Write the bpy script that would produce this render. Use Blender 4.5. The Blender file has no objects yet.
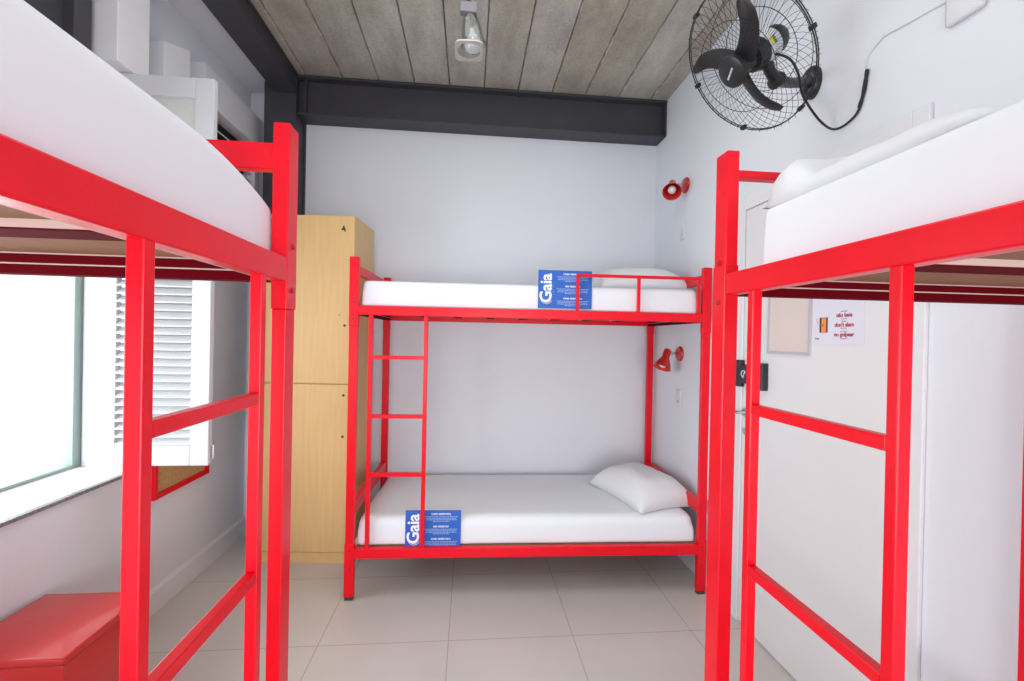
import bpy, bmesh, math, random
from mathutils import Vector, Matrix, noise
random.seed(7)
PI = math.pi
scene = bpy.context.scene
COL = scene.collection

# ------------------------------------------------------------------ materials
def srgb(r, g, b):
    f = lambda c: (c/255/12.92) if c/255 <= .04045 else ((c/255+.055)/1.055)**2.4
    return (f(r), f(g), f(b), 1)

def mat(name, col, rough=.5, metal=0., noise_amt=0., nscale=8., bump=0., bscale=40., coat=0., spec=.5, stretch=None):
    m = bpy.data.materials.new(name); m.use_nodes = True
    nt = m.node_tree; N = nt.nodes; L = nt.links
    b = N['Principled BSDF']
    b.inputs['Base Color'].default_value = col
    b.inputs['Roughness'].default_value = rough
    b.inputs['Metallic'].default_value = metal
    b.inputs['Coat Weight'].default_value = coat
    b.inputs['Coat Roughness'].default_value = .12
    b.inputs['Specular IOR Level'].default_value = spec
    tc = N.new('ShaderNodeTexCoord')
    src = tc.outputs['Object']
    if stretch:
        mp = N.new('ShaderNodeMapping'); mp.inputs['Scale'].default_value = stretch
        L.new(src, mp.inputs['Vector']); src = mp.outputs['Vector']
    if noise_amt:
        n = N.new('ShaderNodeTexNoise'); n.inputs['Scale'].default_value = nscale
        n.inputs['Detail'].default_value = 6; L.new(src, n.inputs['Vector'])
        r = N.new('ShaderNodeMapRange'); r.inputs['From Min'].default_value = .3; r.inputs['From Max'].default_value = .7
        r.inputs['To Min'].default_value = 1-noise_amt; r.inputs['To Max'].default_value = 1+noise_amt
        L.new(n.outputs['Fac'], r.inputs['Value'])
        mx = N.new('ShaderNodeVectorMath'); mx.operation = 'MULTIPLY'
        mx.inputs[0].default_value = col[:3]; L.new(r.outputs['Result'], mx.inputs[1])
        L.new(mx.outputs['Vector'], b.inputs['Base Color'])
    if bump:
        n2 = N.new('ShaderNodeTexNoise'); n2.inputs['Scale'].default_value = bscale
        n2.inputs['Detail'].default_value = 5; L.new(src, n2.inputs['Vector'])
        bp = N.new('ShaderNodeBump'); bp.inputs['Strength'].default_value = bump
        bp.inputs['Distance'].default_value = .01
        L.new(n2.outputs['Fac'], bp.inputs['Height']); L.new(bp.outputs['Normal'], b.inputs['Normal'])
    return m

RED = mat('red_paint', srgb(234, 2, 32), .34, noise_amt=.05, nscale=14, bump=.05, bscale=60, coat=.10, spec=.3)
SIDE_RED = RED
WALL = mat('wall_paint', srgb(226, 230, 238), .85, noise_amt=.012, nscale=1.5, bump=.04, bscale=90)
TRIMW = mat('white_gloss_trim', srgb(228, 230, 234), .45, noise_amt=.015, nscale=5)
DOORW = mat('door_paint', srgb(226, 227, 229), .45, noise_amt=.015, nscale=3, bump=.02, bscale=30)
SHEET = mat('white_sheet', srgb(233, 239, 245), .9, bump=.10, bscale=7)
PILLOW = mat('white_pillowcase', srgb(227, 231, 235), .9, bump=.16, bscale=9)
STEEL = mat('dark_steel_paint', srgb(62, 62, 68), .55, noise_amt=.08, nscale=6)
WOOD = mat('birch_laminate', srgb(226, 190, 132), .5, noise_amt=.05, nscale=5, stretch=(9, 9, .7))
WOODS = mat('birch_laminate_side', srgb(222, 188, 134), .5, noise_amt=.05, nscale=5, stretch=(9, 9, .7))
BOARD = mat('brown_board', srgb(150, 112, 82), .8, noise_amt=.10, nscale=20)
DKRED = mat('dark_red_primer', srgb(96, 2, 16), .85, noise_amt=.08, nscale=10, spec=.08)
STRIP = mat('pale_edge_strip', srgb(215, 190, 182), .7)
VINYL = mat('red_vinyl', srgb(205, 34, 26), .36, noise_amt=.06, nscale=9, bump=.10, bscale=22, coat=.45)
BLACK = mat('black_plastic', srgb(34, 35, 38), .38)
WIRE = mat('black_wire', srgb(26, 26, 28), .4)
SILVER = mat('silver_label', srgb(205, 212, 220), .4)
CHROME = mat('chrome', srgb(200, 200, 200), .2, metal=1)
YELLOW = mat('yellow_sticker', srgb(225, 205, 40), .5)
GREEN = mat('green_sticker', srgb(60, 140, 60), .5)
BLUE = mat('blue_card', srgb(34, 98, 194), .4)
CARDW = mat('card_white_print', srgb(245, 247, 250), .5)
CARDG = mat('card_small_print', srgb(150, 175, 222), .5)
PAPER = mat('poster_paper', srgb(222, 222, 236), .7)
INKRED = mat('poster_red_ink', srgb(185, 50, 80), .7)
INKGREY = mat('poster_grey_ink', srgb(150, 145, 155), .7)
INKDK = mat('poster_dark_ink', srgb(70, 62, 66), .7)
INKOR = mat('poster_orange_ink', srgb(240, 140, 70), .7)
INKOR2 = mat('poster_yellow_ink', srgb(245, 170, 80), .7)
HOLD = mat('holder_backing', srgb(218, 206, 200), .5)
HOLDR = mat('holder_rim', srgb(186, 184, 194), .35)
GRANITE = mat('granite_sill', srgb(128, 128, 128), .35, noise_amt=.7, nscale=170)
GRANTOP = mat('granite_sill_top', srgb(212, 212, 212), .5, noise_amt=.05, nscale=170)
CORK = mat('cork', srgb(190, 150, 100), .9, noise_amt=.15, nscale=80)
LRED = mat('lamp_red_enamel', srgb(196, 34, 28), .28, noise_amt=.05, nscale=20, coat=.5)
BULB = mat('white_bulb_glass', srgb(225, 222, 218), .25)
ALU = mat('grey_green_aluminium', srgb(150, 166, 160), .45)
SHUT = mat('shutter_paint', srgb(204, 207, 211), .5, noise_amt=.015, nscale=6)
SHUTP = mat('shutter_panel_paint', srgb(205, 208, 204), .6)
SWITCH = mat('switch_plastic', srgb(222, 224, 228), .4)
BOLT = mat('worn_bolt', srgb(176, 40, 48), .35, metal=.3)
FOOT = mat('foot_cap', srgb(80, 55, 45), .7)
TAPE = mat('dark_cloth_tape', srgb(30, 34, 42), .7)
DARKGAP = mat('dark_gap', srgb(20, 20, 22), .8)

def glass(name, tint, fac, rough=.05):
    m = bpy.data.materials.new(name); m.use_nodes = True
    nt = m.node_tree; N = nt.nodes; L = nt.links
    for n in list(N):
        if n.type == 'BSDF_PRINCIPLED': N.remove(n)
    out = [n for n in N if n.type == 'OUTPUT_MATERIAL'][0]
    t = N.new('ShaderNodeBsdfTransparent'); t.inputs['Color'].default_value = tint
    g = N.new('ShaderNodeBsdfGlossy'); g.inputs['Roughness'].default_value = rough
    f = N.new('ShaderNodeLayerWeight'); f.inputs['Blend'].default_value = .5
    pw = N.new('ShaderNodeMath'); pw.operation = 'POWER'; pw.inputs[1].default_value = 5; L.new(f.outputs['Facing'], pw.inputs[0])
    ma = N.new('ShaderNodeMath'); ma.operation = 'ADD'; ma.inputs[1].default_value = fac; ma.use_clamp = True
    L.new(pw.outputs[0], ma.inputs[0])
    mx = N.new('ShaderNodeMixShader'); L.new(ma.outputs[0], mx.inputs['Fac'])
    L.new(t.outputs[0], mx.inputs[1]); L.new(g.outputs[0], mx.inputs[2]); L.new(mx.outputs[0], out.inputs['Surface'])
    return m
PANE = glass('window_glass', (.95, .97, .96, 1), .02)
LGLASS = glass('lamp_glass', (.90, .92, .92, 1), .05, .08)

def floor_mat():
    m = mat('floor_tiles', srgb(205, 200, 195), .28)
    nt = m.node_tree; N = nt.nodes; L = nt.links; b = N['Principled BSDF']
    tc = N.new('ShaderNodeTexCoord'); sep = N.new('ShaderNodeSeparateXYZ'); L.new(tc.outputs['Object'], sep.inputs[0])
    def edge(sock, off):
        a = N.new('ShaderNodeMath'); a.operation = 'SUBTRACT'; a.inputs[1].default_value = off; L.new(sock, a.inputs[0])
        d = N.new('ShaderNodeMath'); d.operation = 'DIVIDE'; d.inputs[1].default_value = .6; L.new(a.outputs[0], d.inputs[0])
        f = N.new('ShaderNodeMath'); f.operation = 'FRACT'; L.new(d.outputs[0], f.inputs[0])
        p = N.new('ShaderNodeMath'); p.operation = 'PINGPONG'; p.inputs[1].default_value = .5; L.new(f.outputs[0], p.inputs[0])
        g = N.new('ShaderNodeMath'); g.operation = 'LESS_THAN'; g.inputs[1].default_value = .0035; L.new(p.outputs[0], g.inputs[0])
        return g
    gx = edge(sep.outputs['X'], -.072); gy = edge(sep.outputs['Y'], 2.168)
    mx = N.new('ShaderNodeMath'); mx.operation = 'MAXIMUM'; L.new(gx.outputs[0], mx.inputs[0]); L.new(gy.outputs[0], mx.inputs[1])
    n = N.new('ShaderNodeTexNoise'); n.inputs['Scale'].default_value = 3; n.inputs['Detail'].default_value = 8
    L.new(tc.outputs['Object'], n.inputs['Vector'])
    cr = N.new('ShaderNodeMix'); cr.data_type = 'RGBA'
    cr.inputs['A'].default_value = srgb(200, 196, 191); cr.inputs['B'].default_value = srgb(212, 208, 203)
    L.new(n.outputs['Fac'], cr.inputs['Factor'])
    mm = N.new('ShaderNodeMix'); mm.data_type = 'RGBA'; mm.inputs['B'].default_value = srgb(168, 162, 157)
    L.new(mx.outputs[0], mm.inputs['Factor']); L.new(cr.outputs['Result'], mm.inputs['A'])
    L.new(mm.outputs['Result'], b.inputs['Base Color'])
    return m
FLOOR = floor_mat()

def concrete_mat():
    m = mat('precast_concrete', srgb(150, 144, 136), .9)
    nt = m.node_tree; N = nt.nodes; L = nt.links; b = N['Principled BSDF']
    tc = N.new('ShaderNodeTexCoord')
    mp = N.new('ShaderNodeMapping'); mp.inputs['Scale'].default_value = (3, 1, 1); L.new(tc.outputs['Object'], mp.inputs[0])
    n = N.new('ShaderNodeTexNoise'); n.inputs['Scale'].default_value = 2.2; n.inputs['Detail'].default_value = 10; n.inputs['Roughness'].default_value = .65
    L.new(mp.outputs[0], n.inputs['Vector'])
    r = N.new('ShaderNodeValToRGB'); r.color_ramp.elements[0].position = .33; r.color_ramp.elements[1].position = .68
    r.color_ramp.elements[0].color = srgb(158, 152, 143); r.color_ramp.elements[1].color = srgb(190, 186, 177)
    L.new(n.outputs['Fac'], r.inputs[0])
    # mortar squeezed out along the plank joints
    sep = N.new('ShaderNodeSeparateXYZ'); L.new(tc.outputs['Object'], sep.inputs[0])
    n3 = N.new('ShaderNodeTexNoise'); n3.inputs['Scale'].default_value = 16; n3.inputs['Detail'].default_value = 6; L.new(tc.outputs['Object'], n3.inputs['Vector'])
    a = N.new('ShaderNodeMath'); a.operation = 'SUBTRACT'; a.inputs[1].default_value = .07; L.new(sep.outputs['X'], a.inputs[0])
    d = N.new('ShaderNodeMath'); d.operation = 'DIVIDE'; d.inputs[1].default_value = .245; L.new(a.outputs[0], d.inputs[0])
    f = N.new('ShaderNodeMath'); f.operation = 'FRACT'; L.new(d.outputs[0], f.inputs[0])
    p = N.new('ShaderNodeMath'); p.operation = 'PINGPONG'; p.inputs[1].default_value = .5; L.new(f.outputs[0], p.inputs[0])
    q = N.new('ShaderNodeMath'); q.operation = 'MULTIPLY_ADD'; q.inputs[1].default_value = -9; q.inputs[2].default_value = .05
    L.new(p.outputs[0], q.inputs[0])
    s = N.new('ShaderNodeMath'); s.operation = 'ADD'; L.new(q.outputs[0], s.inputs[0]); L.new(n3.outputs['Fac'], s.inputs[1])
    mr = N.new('ShaderNodeMapRange'); mr.inputs['From Min'].default_value = .36; mr.inputs['From Max'].default_value = .52
    L.new(s.outputs[0], mr.inputs['Value'])
    mm = N.new('ShaderNodeMix'); mm.data_type = 'RGBA'; mm.inputs['B'].default_value = srgb(206, 200, 190)
    L.new(mr.outputs['Result'], mm.inputs['Factor']); L.new(r.outputs[0], mm.inputs['A'])
    fl = N.new('ShaderNodeMath'); fl.operation = 'FLOOR'; L.new(d.outputs[0], fl.inputs[0])
    wn = N.new('ShaderNodeTexWhiteNoise'); wn.noise_dimensions = '1D'; L.new(fl.outputs[0], wn.inputs['W'])
    nb = N.new('ShaderNodeTexNoise'); nb.inputs['Scale'].default_value = 5; nb.inputs['Detail'].default_value = 9; nb.inputs['Roughness'].default_value = .7
    L.new(tc.outputs['Object'], nb.inputs['Vector'])
    ad = N.new('ShaderNodeMath'); ad.operation = 'MULTIPLY_ADD'; ad.inputs[1].default_value = .7; L.new(wn.outputs['Value'], ad.inputs[0]); L.new(nb.outputs['Fac'], ad.inputs[2])
    pr = N.new('ShaderNodeMapRange'); pr.inputs['From Min'].default_value = .55; pr.inputs['From Max'].default_value = 1.05; L.new(ad.outputs[0], pr.inputs['Value'])
    pt = N.new('ShaderNodeMix'); pt.data_type = 'RGBA'; pt.inputs['A'].default_value = (1.04, 1.05, 1.05, 1); pt.inputs['B'].default_value = (.88, .83, .77, 1)
    L.new(pr.outputs['Result'], pt.inputs['Factor'])
    pv = N.new('ShaderNodeVectorMath'); pv.operation = 'MULTIPLY'; L.new(r.outputs[0], pv.inputs[0]); L.new(pt.outputs['Result'], pv.inputs[1])
    L.new(pv.outputs[0], mm.inputs['A'])
    # pits
    n4 = N.new('ShaderNodeTexNoise'); n4.inputs['Scale'].default_value = 60; n4.inputs['Detail'].default_value = 3; L.new(tc.outputs['Object'], n4.inputs['Vector'])
    mr4 = N.new('ShaderNodeMapRange'); mr4.inputs['From Min'].default_value = .3; mr4.inputs['From Max'].default_value = .7
    mr4.inputs['To Min'].default_value = .88; mr4.inputs['To Max'].default_value = 1.08; L.new(n4.outputs['Fac'], mr4.inputs['Value'])
    vm = N.new('ShaderNodeVectorMath'); vm.operation = 'MULTIPLY'; L.new(mm.outputs['Result'], vm.inputs[0]); L.new(mr4.outputs['Result'], vm.inputs[1])
    L.new(vm.outputs[0], b.inputs['Base Color'])
    bp = N.new('ShaderNodeBump'); bp.inputs['Strength'].default_value = .5; bp.inputs['Distance'].default_value = .01
    L.new(n3.outputs['Fac'], bp.inputs['Height']); L.new(bp.outputs[0], b.inputs['Normal'])
    return m
CONC = concrete_mat()

# ------------------------------------------------------------------ geometry helpers
W = {}
class B:
    def __init__(s): s.bm = bmesh.new()
    def box(s, x0, x1, y0, y1, z0, z1, bev=0., seg=2, M=None):
        t = bmesh.new(); bmesh.ops.create_cube(t, size=1)
        for v in t.verts:
            v.co = Vector(((x0+x1)/2+v.co.x*(x1-x0), (y0+y1)/2+v.co.y*(y1-y0), (z0+z1)/2+v.co.z*(z1-z0)))
        if bev: bmesh.ops.bevel(t, geom=t.edges[:], offset=bev, segments=seg, profile=.5, affect='EDGES')
        return s.merge(t, M)
    def merge(s, t, M=None):
        if M is not None: bmesh.ops.transform(t, matrix=M, verts=t.verts[:])
        me = bpy.data.meshes.new('tmp'); t.to_mesh(me); t.free(); s.bm.from_mesh(me); bpy.data.meshes.remove(me); return s
    def tube(s, pts, r, n=8, closed=False, cap=True):
        pts = [Vector(p) for p in pts]; k = len(pts); rings = []
        rr = r if isinstance(r, (list, tuple)) else [r]*k
        up = None
        for i, p in enumerate(pts):
            a = pts[(i-1) % k] if (closed or i > 0) else p
            b = pts[(i+1) % k] if (closed or i < k-1) else p
            d = (b-a).normalized()
            if up is None:
                up = d.orthogonal().normalized()
            else:
                up = (up - d*up.dot(d))
                up = up.normalized() if up.length > 1e-6 else d.orthogonal().normalized()
            w = d.cross(up)
            rings.append([s.bm.verts.new(p+(up*math.cos(2*PI*j/n)+w*math.sin(2*PI*j/n))*rr[i]) for j in range(n)])
        m = k if closed else k-1
        for i in range(m):
            A, C = rings[i], rings[(i+1) % k]
            for j in range(n): s.bm.faces.new((A[j], A[(j+1) % n], C[(j+1) % n], C[j]))
        if cap and not closed:
            s.bm.faces.new(rings[0][::-1]); s.bm.faces.new(rings[-1])
        return s
    def lathe(s, prof, org, axis, n=32, closed=False):
        """prof: list of (radius, distance along axis)"""
        ax = Vector(axis).normalized(); u = ax.orthogonal().normalized(); w = ax.cross(u); o = Vector(org)
        rings = []
        for r, h in prof:
            if r < 1e-5: rings.append([s.bm.verts.new(o+ax*h)])
            else: rings.append([s.bm.verts.new(o+ax*h+(u*math.cos(2*PI*j/n)+w*math.sin(2*PI*j/n))*r) for j in range(n)])
        for a, c in zip(rings[:-1], rings[1:]):
            for j in range(n):
                k = (j+1) % n
                if len(a) == 1 and len(c) == 1: continue
                if len(a) == 1: s.bm.faces.new((a[0], c[k], c[j]))
                elif len(c) == 1: s.bm.faces.new((a[j], a[k], c[0]))
                else: s.bm.faces.new((a[j], a[k], c[k], c[j]))
        return s
    def build(s, name, m, parent=None, smooth=False, local=False, bev=0.):
        bmesh.ops.recalc_face_normals(s.bm, faces=s.bm.faces[:])
        me = bpy.data.meshes.new(name); s.bm.to_mesh(me); s.bm.free()
        o = bpy.data.objects.new(name, me); COL.objects.link(o); me.materials.append(m)
        if smooth:
            for p in me.polygons: p.use_smooth = True
            if smooth == 'auto':
                for p in me.polygons: p.use_smooth = True
                me.set_sharp_from_angle(angle=math.radians(35))
        if parent is not None:
            o.parent = parent; Wp = W[parent.name]
            if not local: me.transform(Wp.inverted())
            W[o.name] = Wp
        else:
            # put the origin at the thing's own base
            vs = [v.co for v in me.vertices]
            c = Vector(((min(v.x for v in vs)+max(v.x for v in vs))/2, (min(v.y for v in vs)+max(v.y for v in vs))/2, min(v.z for v in vs)))
            if name.split('.')[0] not in ('floor', 'ceiling'):
                me.transform(Matrix.Translation(-c)); o.location = c; W[o.name] = Matrix.Translation(c)
            else: W[o.name] = Matrix.Identity(4)
        if bev:
            md = o.modifiers.new('bevel', 'BEVEL'); md.width = bev; md.segments = 2; md.limit_method = 'ANGLE'
        return o

def tag(o, label=None, cat=None, group=None, kind=None):
    if label: o['label'] = label
    if cat: o['category'] = cat
    if group: o['group'] = group
    if kind: o['kind'] = kind
    return o
def empty(name, loc, rz=0, label=None, cat=None, group=None, kind=None):
    o = bpy.data.objects.new(name, None); COL.objects.link(o); o.location = loc; o.rotation_euler = (0, 0, rz)
    o.empty_display_size = .05
    W[o.name] = Matrix.Translation(loc) @ Matrix.Rotation(rz, 4, 'Z')
    return tag(o, label, cat, group, kind)
def struct(o, label=None, cat=None):
    return tag(o, label, cat, kind='structure')

def text_mesh(txt, size, M, m, name, parent, bold=0., spacing=1., align='LEFT', ext=.0004):
    cu = bpy.data.curves.new('txt', 'FONT'); cu.body = txt; cu.size = size; cu.offset = bold
    cu.space_character = spacing; cu.align_x = align; cu.extrude = ext; cu.resolution_u = 3
    o = bpy.data.objects.new('txt', cu); COL.objects.link(o)
    dg = bpy.context.evaluated_depsgraph_get(); dg.update()
    me = bpy.data.meshes.new_from_object(o.evaluated_get(dg))
    bpy.data.objects.remove(o); bpy.data.curves.remove(cu)
    me.transform(M); me.transform(W[parent.name].inverted())
    me.materials.clear(); me.materials.append(m)
    q = bpy.data.objects.new(name, me); COL.objects.link(q); q.parent = parent; W[q.name] = W[parent.name]
    return q
def basis(o, ex, ey):   # matrix with local x->ex, local y->ey, origin o
    ex = Vector(ex).normalized(); ey = Vector(ey); ey = (ey-ex*ey.dot(ex)).normalized(); ez = ex.cross(ey)
    M = Matrix((ex, ey, ez)).transposed().to_4x4(); M.translation = Vector(o); return M

# ------------------------------------------------------------------ room
XL, XR, YB, YN, ZC = -1.59, 1.42, 3.425, -2.6, 3.22
f = struct(B().box(-1.95, 1.6, YN-.1, 3.55, -.1, 0).build('floor', FLOOR), 'grey square porcelain tile floor with fine joints', 'floor')
b = B()
k0 = -7
xs = [.07+.245*k for k in range(k0, 7)]
for i in range(len(xs)-1):
    x0, x1 = xs[i]+.0028, xs[i+1]-.0028
    x0 = max(x0, -1.35); x1 = min(x1, XR+.1)
    if x1-x0 < .02: continue
    # planks with ragged lower arrises
    t = bmesh.new(); rows = []
    n = 180
    for j in range(n+1):
        y = YN + (YB-YN)*j/n
        e0 = .016*abs(noise.noise(Vector((x0*9, y*11, 0))))-.003; e1 = .016*abs(noise.noise(Vector((x1*9, y*11, 5))))-.003
        rows.append([t.verts.new(c) for c in ((x0, y, ZC+.12), (x0, y, ZC+.008), (x0+.005+e0, y, ZC), (x1-.005-e1, y, ZC), (x1, y, ZC+.008), (x1, y, ZC+.12))])
    for a, c in zip(rows[:-1], rows[1:]):
        for q in range(5): t.faces.new((a[q], a[q+1], c[q+1], c[q]))
        t.faces.new((a[5], a[0], c[0], c[5]))
    t.faces.new(rows[0]); t.faces.new(rows[-1][::-1])
    b.merge(t)
b.box(-1.95, 1.6, YN-.1, 3.55, ZC+.06, ZC+.2)
b.box(-1.95, -1.36, YN, 3.41, 3.17, 3.3)
ceil = struct(b.build('ceiling', CONC), 'ceiling of bare precast concrete planks', 'ceiling')
sf = struct(B().box(-1.93, -1.357, YN, 3.405, 3.155, 3.169).build('trim_1', WALL), 'white soffit strip between the left wall and the steel beam', 'soffit')
struct(B().box(-1.95, 1.6, YB, YB+.14, 0, ZC+.05).build('wall_back', WALL), 'white painted back wall behind the far bunk bed', 'wall')
struct(B().box(XR, XR+.15, YN, YB, 0, ZC+.05).build('wall_right', WALL), 'white painted right wall with the fan and the door', 'wall')
struct(B().box(-1.95, 1.6, YN-.12, YN, 0, ZC+.05).build('wall_near', WALL), 'white painted wall behind the viewer', 'wall')
# left wall with a deep window opening
WY0, WY1, WZ0, WZ1 = .2, 2.41, .76, 2.0
b = B()
b.box(-1.95, XL, YN, WY0, 0, 3.2); b.box(-1.95, XL, WY1, YB, 0, 3.2)
b.box(-1.95, XL, WY0, WY1, 0, WZ0); b.box(-1.95, XL, WY0, WY1, WZ1, 3.2)
struct(b.build('wall_left', WALL), 'white painted left wall with the deep bright window', 'wall')
def skirt(b, x0, x1, y0, y1, side):
    pass
b = B()
prof = [(0, 0), (.018, 0), (.018, .112), (.006, .128), (0, .128)]
t = bmesh.new(); r0 = [t.verts.new((XL+p, YN, z)) for p, z in prof]; r1 = [t.verts.new((XL+p, YB, z)) for p, z in prof]
for i in range(5): t.faces.new((r0[i], r0[(i+1) % 5], r1[(i+1) % 5], r1[i]))
t.faces.new(r0); t.faces.new(r1[::-1]); b.merge(t)
struct(b.build('baseboard_left', TRIMW), 'white baseboard along the left wall', 'baseboard')
struct(B().box(XL+.018, 1.42, YB-.016, YB, 0, .125, .004).build('baseboard_back', TRIMW), 'white baseboard along the back wall', 'baseboard')

# window 1
w = empty('window_1', (-1.85, 1.3, WZ0), label='large bright window in the left wall', cat='window', kind='structure')
b = B()
b.box(-1.93, -1.88, WY1-.05, WY1, WZ0, WZ1, .003); b.box(-1.93, -1.88, WY0, WY0+.05, WZ0, WZ1, .003)
b.box(-1.93, -1.88, WY0+.05, WY1-.05, WZ1-.05, WZ1, .003); b.box(-1.93, -1.88, WY0+.05, WY1-.05, WZ0, WZ0+.03, .003)
b.box(-1.925, -1.885, 1.25, 1.30, WZ0+.03, WZ1-.05, .003)
b.build('window_frame', ALU, w)
B().box(-1.912, -1.906, WY0+.04, WY1-.04, WZ0+.02, WZ1-.04).build('window_pane', PANE, w)
sill = B().box(-1.88, -1.598, WY0, WY1, WZ0, WZ0+.015, .001)
sill.build('window_sill', GRANTOP, w)
B().box(-1.598, -1.575, WY0-.02, WY1+.0, WZ0, WZ0+.015, .002).build('sill_nosing', GRANITE, w)['label'] = 'speckled granite front edge'
b = B(); b.box(-1.87, -1.60, WY1-.012, WY1, WZ0+.015, WZ1, .002)
b.build('reveal_lining', TRIMW, w)

# louvred shutter standing open, square to the wall
sh = empty('window_shutter', (-1.56, 2.06, .86), label='white louvred wooden shutter standing open beside the bright window', cat='shutter')
x0, x1, y0, y1, z0, z1 = -1.575, -1.098, 2.045, 2.075, .872, 2.515
b = B()
b.box(x0, x0+.105, y0, y1, z0, z1, .003); b.box(x1-.075, x1, y0, y1, z0, z1, .003)
b.box(x0+.105, x1-.075, y0, y1, z0, z0+.085, .003); b.box(x0+.105, x1-.075, y0, y1, z1-.085, z1, .003)
b.box(x0+.105, x1-.075, y0, y1, 1.70, 1.80, .003)
b.build('shutter_frame', SHUT, sh)
b = B(); z = z0+.10
while z < 1.69:
    M = Matrix.Translation((0, (y0+y1)/2, z)) @ Matrix.Rotation(math.radians(38), 4, 'X')
    b.box(x0+.10, x1-.07, -.021, .021, -.003, .003, .001, 1, M); z += .0335
b.build('louvre_slats', SHUT, sh)
B().box(x0+.10, x1-.07, y0+.02, y0+.03, 1.79, z1-.08).build('upper_panel', SHUTP, sh)['label'] = 'grey recessed upper panel'
for zz in (.90,):
    b = B(); b.box(x1, x1+.003, y0+.004, y1-.004, zz, zz+.05, .001); b.tube([(x1+.004, y1, zz-.004), (x1+.004, y1, zz+.054)], .004, 8)
    b.build('hinge', CHROME, sh)

# head of the window: dark steel post and lintel, white casing and block
b = B()
b.box(XL, -1.50, 1.86, 1.94, 2.46, 3.155, .002); b.box(XL, -1.54, WY0, 1.86, 2.50, 3.155, .002)
struct(b.build('trim_2', STEEL), 'dark steel head above the bright window', 'steel lintel')
struct(B().box(XL, -1.42, 1.96, 2.14, 2.518, 3.155, .003).build('trim_3', TRIMW), 'white boxed pier above the open shutter', 'pier')
t = bmesh.new()
vs = [t.verts.new(c) for c in ((XL, 2.30, 2.45), (-1.46, 2.30, 2.45), (-1.46, 2.50, 2.45), (XL, 2.50, 2.45), (XL, 2.30, 2.81), (-1.46, 2.30, 2.81), (-1.46, 2.50, 2.89), (XL, 2.50, 2.89))]
for q in ((0, 1, 2, 3), (4, 5, 6, 7), (0, 1, 5, 4), (1, 2, 6, 5), (2, 3, 7, 6), (3, 0, 4, 7)): t.faces.new([vs[i] for i in q])
struct(B().merge(t).build('trim_4', TRIMW, bev=.003), 'small white block with a sloping top above the open shutter', 'casing')
w2 = empty('window_2', (-1.53, 2.95, 2.2), label='white louvred high window in the left wall next to the dark column', cat='window', kind='structure')
b = B(); b.box(XL, -1.50, 2.70, 3.424, 2.755, 2.95, .003); b.box(XL, -1.50, 2.70, 2.76, 2.15, 2.755, .003); b.box(XL, -1.50, 3.30, 3.36, 2.15, 2.755, .003); b.box(XL, -1.50, 2.76, 3.30, 2.15, 2.21, .003)
b.box(XL, -1.49, 2.68, 3.37, 2.735, 2.755, .002)
b.build('window_frame', TRIMW, w2)
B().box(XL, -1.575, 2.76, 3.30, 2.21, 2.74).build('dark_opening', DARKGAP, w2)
b = B(); z = 2.24
while z < 2.68:
    M = Matrix.Translation((-1.54, 3.03, z)) @ Matrix.Rotation(math.radians(35), 4, 'Y')
    b.box(-.03, .03, -.27, .27, -.003, .003, .001, 1, M); z += .052
b.build('louvre_slats', TRIMW, w2)

# steel beams and column
def ibeam_y(b, xa, xb, ya, yb, za, zb, tf=.012):
    xm = (xa+xb)/2
    b.box(xa, xb, ya, yb, za, za+tf, .001); b.box(xa, xb, ya, yb, zb-tf, zb, .001); b.box(xm-.005, xm+.005, ya, yb, za+tf, zb-tf)
b = B(); ibeam_y(b, -1.355, -1.20, YN, 3.255, 3.085, 3.218)
b.box(-1.30, -1.215, YN, 3.255, 3.10, 3.206)
struct(b.build('trim_5', STEEL), 'dark steel beam running along the top of the left wall', 'steel beam')
b = B()
b.box(-1.21, XR, 3.262, YB, 2.955, 2.968, .001); b.box(-1.21, XR, 3.245, YB, 3.20, 3.216, .001)
b.box(-1.215, XR, 3.305, 3.318, 2.968, 3.20); b.box(-1.17, -1.155, 3.27, 3.305, 2.968, 3.20)
b.box(XR-.012, XR, 3.25, 3.305, 2.955, 3.21, .001)
struct(b.build('trim_6', STEEL), 'dark steel beam across the top of the back wall', 'steel beam')
b = B()
b.box(-1.42, -1.212, 3.245, 3.26, 0, 3.2, .001); b.box(-1.42, -1.203, YB-.013, YB, 0, 3.2, .001); b.box(-1.235, -1.218, 3.26, YB-.013, 0, 3.2)
b.box(-1.42, -1.405, 3.26, YB-.013, 0, 3.2)
col = struct(b.build('trim_7', STEEL), 'dark steel column in the back left corner behind the locker', 'steel column')

# door 1 in the right wall
d = empty('door_1', (XR, 1.8, 0), label='white flush door in the right wall behind the right bunk ladder', cat='door', kind='structure')
b = B(); e = XR-.014
b.box(e, XR, 1.287, 1.345, 0, 2.20, .003); b.box(e, XR, 2.235, 2.290, 0, 2.20, .003); b.box(e, XR, 1.345, 2.235, 2.125, 2.20, .003)
b.build('door_frame', TRIMW, d)
B().box(XR-.008, XR, 1.349, 2.231, .008, 2.121, .002).build('door_leaf', DOORW, d)
lk = B(); lk.box(XR-.035, XR-.009, 2.215, 2.262, 1.215, 1.352, .003).box(XR-.035, XR-.009, 2.075, 2.2149, 1.235, 1.330, .004)
lk.box(XR-.042, XR-.009, 2.030, 2.0749, 1.215, 1.345, .003)
lo = lk.build('rim_lock', BLACK, d); lo['label'] = 'black rim lock'
b = B(); pts = []
for i in range(15):
    a = i/14*1.6*PI; r = .014+.004*i/14
    pts.append((XR-.0365, 2.185-r*math.cos(a), 1.285+r*math.sin(a)))
b.tube(pts, .0028, 6); b.tube([(XR-.0365, 2.17, 1.30), (XR-.0365, 2.19, 1.262)], .0026, 6)
b.build('lock_emblem', SILVER, lo, smooth=True)['label'] = 'white swirl emblem'
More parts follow.
